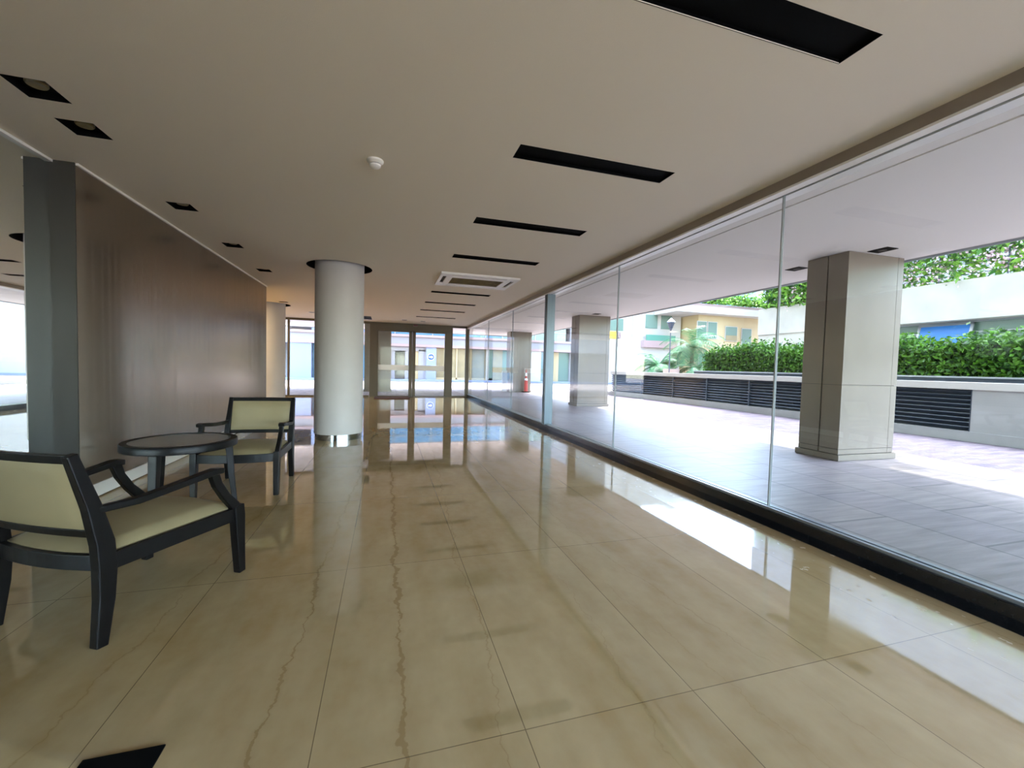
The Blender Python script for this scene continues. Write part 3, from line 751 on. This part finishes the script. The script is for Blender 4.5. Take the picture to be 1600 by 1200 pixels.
# ------------------------------------------------------------------ buildings across the street (their own facades)
FY = 33.0
fb = empty('street_building', (0, 0, 0), 'long white building with shopfronts across the street beyond the entrance', 'building')
def B(name, m, *bxs, par=fb): return bx(name, m, list(bxs), par)
def at(x0, x1, z0, z1, d0=0, d1=.3): return ((x0, FY+d0, z0), (x1, FY+d1, z1))
B('wall', 'fac', at(-16, 20.6, 5.5, 11, 0, 6), at(-16, 20.6, 0, 11, 3, 6), at(-16, -6.6, 2.6, 11), at(14.9, 20.6, 0, 11, .0, 3))
B('fascia', 'pink', at(-6.6, 15, 2.62, 2.80, -.25), at(-6.6, 15, 3.35, 3.52, -.35))
B('fascia_band', 'fac', at(-6.6, 15, 2.80, 3.35, -.2), at(-5.3, 14.9, 4.9, 5.5, 0, 3))
B('kerb', 'lav', at(-16, 20.6, 0, .14, -.9, 0))
for x0, x1, m_n in ((-6.6, -5.2, 'lav'), (2.86, 3.62, 'lav'), (7.6, 7.8, 'facw'), (11.2, 12.25, 'facw')):
    B('pier', m_n, at(x0, x1, 0, 2.62, -.15))
B('left_shop_window', 'bwin', at(-5.2, -.2, .14, 2.62, .4, .5))
B('upper_window_left', 'lav', at(-5.2, -.9, 3.52, 4.9, 0, .2))
for k in range(11):
    x0 = -.9+k*1.4
    u_ = B('upper_window', 'alu', at(x0, x0+.06, 3.52, 4.9, -.02, .1), at(x0, x0+1.4, 4.2, 4.25, -.02, .1))
    B('pane', 'bwin' if k < 7 else 'gwin', at(x0+.06, x0+1.4, 3.52, 4.9, .05, .1), par=u_)
# dark entrance
en = B('shop_entrance', 'fac', at(-.2, .12, 0, 2.62), at(.28, .55, .14, 2.3, .2, .3), at(1.3, 1.55, .14, 2.3, .2, .3), at(-.2, 2.86, 2.3, 2.62, .1, .4), at(2.3, 2.86, 0, 2.4, .1, .3))
B('doorway', 'dwin', at(.55, 1.3, .14, 2.2, .3, .35), at(1.6, 1.95, .14, 2.2, .3, .35), par=en)
B('door_frame', 'cream', at(1.95, 2.3, .14, 2.3, .3, .4), par=en)
B('door_frame', 'cream', at(.12, .28, .14, 2.3, .3, .4), par=en)
B('shop_window', 'tan', at(3.62, 5.2, .3, 2.62, .2, .3), at(5.3, 7.6, .3, 2.62, .25, .3))
B('shop_mullion', 'cream', at(5.2, 5.3, .14, 2.62, .1, .3), at(6.35, 6.42, .14, 2.62, .1, .3), at(3.62, 7.6, .14, .3, .1, .3))
B('shop_window', 'gwin', at(7.8, 8.2, .3, 2.62, .2, .3), at(9.0, 11.2, .3, 2.62, .2, .3))
B('shop_panel', 'tan', at(8.2, 9.0, .14, 2.62, .1, .3))
B('shop_window', 'gwin', at(12.3, 13.3, .14, 2.6, .2, .3), at(13.95, 14.9, .14, 2.6, .2, .3))
B('shop_door', 'cream', at(13.3, 13.95, .14, 2.6, .15, .3))
B('return_wall', 'facw', at(14.95, 20.6, 0, 11, -.4, 0))
B('upper_window_right', 'gwin', at(18.45, 19.7, 4.65, 5.7, -.44, -.4))
# far right white block with balconies
B('side_block', 'facw', ((20.6, 32.4, 0), (25.5, 38, 11)))
B('balcony_glass', 'teal', ((21.6, 31.9, 3.9), (24.6, 31.95, 4.4)))
B('balcony_slab', 'pink', ((21.4, 31.9, 3.3), (24.8, 32.4, 3.9)))
B('balcony_window', 'gwin', ((23.4, 32.35, 5.0), (24.5, 32.4, 6.6)), ((21.8, 32.35, 5.0), (23.0, 32.4, 6.2)))
B('ground_door', 'tan', ((20.9, 32.33, .2), (21.9, 32.4, 2.2)))
# the yellow hanging sign
t = empty('wall_sign', (18.5, FY-.45, 3.95), 'yellow rectangular sign hung on the white wall beyond the second pillar', 'sign')
bx('board', 'yellow', [((-.2, -.06, 0), (.62, 0, .62))], t, .02)
bx('side_mark', 'pink', [((.70, -.05, .05), (.78, 0, .58)), ((.70, -.05, .05), (.95, 0, .12)), ((.87, -.05, .05), (.95, 0, .58))], t)
# round blue sign with white arrow on the lavender pier
t = empty('round_sign', (3.22, FY-.17, 1.87), 'round blue sign with white arrow on the pale blue pier', 'sign')
bm = bmesh.new(); lathe(bm, [(.24, 0), (.24, .02)], n=40); o = obj('disc', bm, 'signblue', t); o.rotation_euler = (PI/2, 0, 0)
bm = bmesh.new(); lathe(bm, [(.27, -.002), (.27, .012)], n=40); o = obj('rim', bm, 'signwhite', t); o.rotation_euler = (PI/2, 0, 0); o.location = (0, .0, 0)
bm = bmesh.new()
v = [bm.verts.new((x, -.026, z)) for x, z in ((-.17, -.04), (.02, -.04), (.02, -.11), (.17, 0), (.02, .11), (.02, .04), (-.17, .04))]; bm.faces.new(v)
r_ = bmesh.ops.extrude_face_region(bm, geom=bm.faces[:]); bmesh.ops.translate(bm, verts=[e for e in r_['geom'] if isinstance(e, bmesh.types.BMVert)], vec=(0, .004, 0))
obj('arrow', bm, 'signwhite', t)
# cream building
cr_ = empty('cream_building', (0, 0, 0), 'cream apartment building with flat roof edge behind the palms', 'building')
def CB(name, m, *b, par=cr_): return bx(name, m, list(b), par)
CB('wall', 'cream', ((25.7, 30.4, 0), (36, 38, 6.2)))
CB('roof_edge', 'facw', ((22.6, 29.3, 6.2), (36, 32.3, 6.75)), ((25.7, 32.3, 6.2), (36, 38, 6.75)))
CB('penthouse', 'facw', ((25.7, 33.5, 6.75), (36, 38, 12)))
CB('terrace_planter', 'pink', ((23.6, 30, 6.75), (35.8, 30.3, 7.1)))
for x0, x1, z0, z1, mm in ((23.2+2.4, 25.9+.6, 4.2, 5.6, 'gwin'), (26.7, 27.6, 4.2, 5.6, 'gwin'), (28.6, 29.8, 4.1, 5.3, 'gwin'), (30.4, 31.4, 3.3, 5.2, 'gwin'), (25.9, 27.2, 1.0, 2.8, 'gwin'), (28.4, 29.6, 1.0, 2.8, 'gwin')):
    f_ = CB('window', 'facw', ((x0-.06, 30.33, z0-.06), (x1+.06, 30.4, z1+.06)))
    CB('pane', mm, ((x0, 30.31, z0), (x1, 30.34, z1)), par=f_)
CB('blind', 'tan', ((28.6, 30.28, 4.1), (29.8, 30.31, 4.55)))
CB('terrace_glass', 'bwin', ((25.8, 33.4, 7.2), (35, 33.5, 9.5)))
pts = [(Vector((random.uniform(23.8, 35), 30.1+random.gauss(0, .2), 7.2+abs(random.gauss(0, .45)))), Vector((0, -1, .4))) for _ in range(3500)]
bm = bmesh.new(); leaves(bm, pts, .1, .7); o = obj('roof_foliage', bm, 'vine', cr_); o['kind'] = 'stuff'

# ------------------------------------------------------------------ palms, planters, street lamp
def palm(x, y, z, th, rad, nf, label, droop=1.0):
    t = empty('palm', (x, y, 0), label, 'palm', 'palms beyond the low wall')
    bm = bmesh.new(); lathe(bm, [(.16, 0), (.13, (z+th)*.5), (.11, z+th)], n=12); obj('trunk', bm, 'trunk', t, smooth=True)
    bm = bmesh.new()
    for k in range(nf):
        az = 2*PI*k/nf+random.uniform(-.2, .2); el = random.uniform(-.1, 1.2); L = rad*random.uniform(.8, 1.15)
        p = Vector((0, 0, z+th)); d = Vector((math.cos(az)*math.cos(el), math.sin(az)*math.cos(el), math.sin(el))); N = 14
        side = Vector((-math.sin(az), math.cos(az), 0))
        for j in range(N):
            q = p+d*(L/N); d = (d+Vector((0, 0, -.16*droop))).normalized(); ll = .42*rad/1.6*math.sin(PI*(j+.8)/(N+1))+.04
            for sgn in (-1, 1):
                for e in (0, .34, .67):
                    b_ = p.lerp(q, e); tip = b_+side*sgn*ll+d*ll*.6+Vector((0, 0, -ll*random.uniform(.1, .5))); wv = d*.022
                    bm.faces.new([bm.verts.new(b_-wv), bm.verts.new(b_+wv), bm.verts.new(tip)])
            up = side.cross(d)*.012
            bm.faces.new([bm.verts.new(p-up), bm.verts.new(p+up), bm.verts.new(q+up), bm.verts.new(q-up)])
            p = q
    o = obj('fronds', bm, 'palm', t); o['kind'] = 'stuff'
    return t
palm(19.9, 24, 0, 2.9, 2.3, 34, 'tall palm with spreading crown beyond the low wall, beside the hedge end', .9)
palm(17.7, 24.6, 0, 1.5, 1.9, 34, 'short bushy palm standing left of the tall palm', .8)
palm(19.0, 22.6, 0, 1.3, 1.4, 26, 'low dark palm clump at the foot of the tall palm', .9)
palm(21.6, 23.8, 0, 1.5, 1.5, 28, 'short palm between the tall palm and the hedge end', .9)
for x, y, l_ in ((17.2, 22.6, 'pale tapered planter under the short bushy palm'), (21.6, 21.9, 'pale tapered planter near the hedge end')):
    t = empty('planter', (x, y, 0), l_, 'planter', 'pale planters beyond the low wall')
    bm = bmesh.new(); lathe(bm, [(.3, 0), (.5, 1.3), (.5, 1.4), (.42, 1.4), (.40, 1.3)], n=24); obj('pot', bm, 'terra', t, smooth=True)
    bm = bmesh.new(); lathe(bm, [(.41, 1.28), (.41, 1.33)], n=24); obj('earth', bm, 'soil', t)
t = empty('street_lamp', (16.6, 22, 0), 'slender dark street lamp with lantern head beyond the low wall', 'lamp')
bm = bmesh.new(); lathe(bm, [(.09, 0), (.07, .5), (.035, .6), (.03, 3.75)], n=16); obj('pole', bm, 'pole', t, smooth=True)
bm = bmesh.new(); lathe(bm, [(.05, 3.75), (.22, 4.2), (.24, 4.25)], n=8); obj('lantern', bm, 'pole', t)
bm = bmesh.new(); lathe(bm, [(.26, 4.25), (.1, 4.42), (.02, 4.5)], n=8); obj('cap', bm, 'lantern', t)
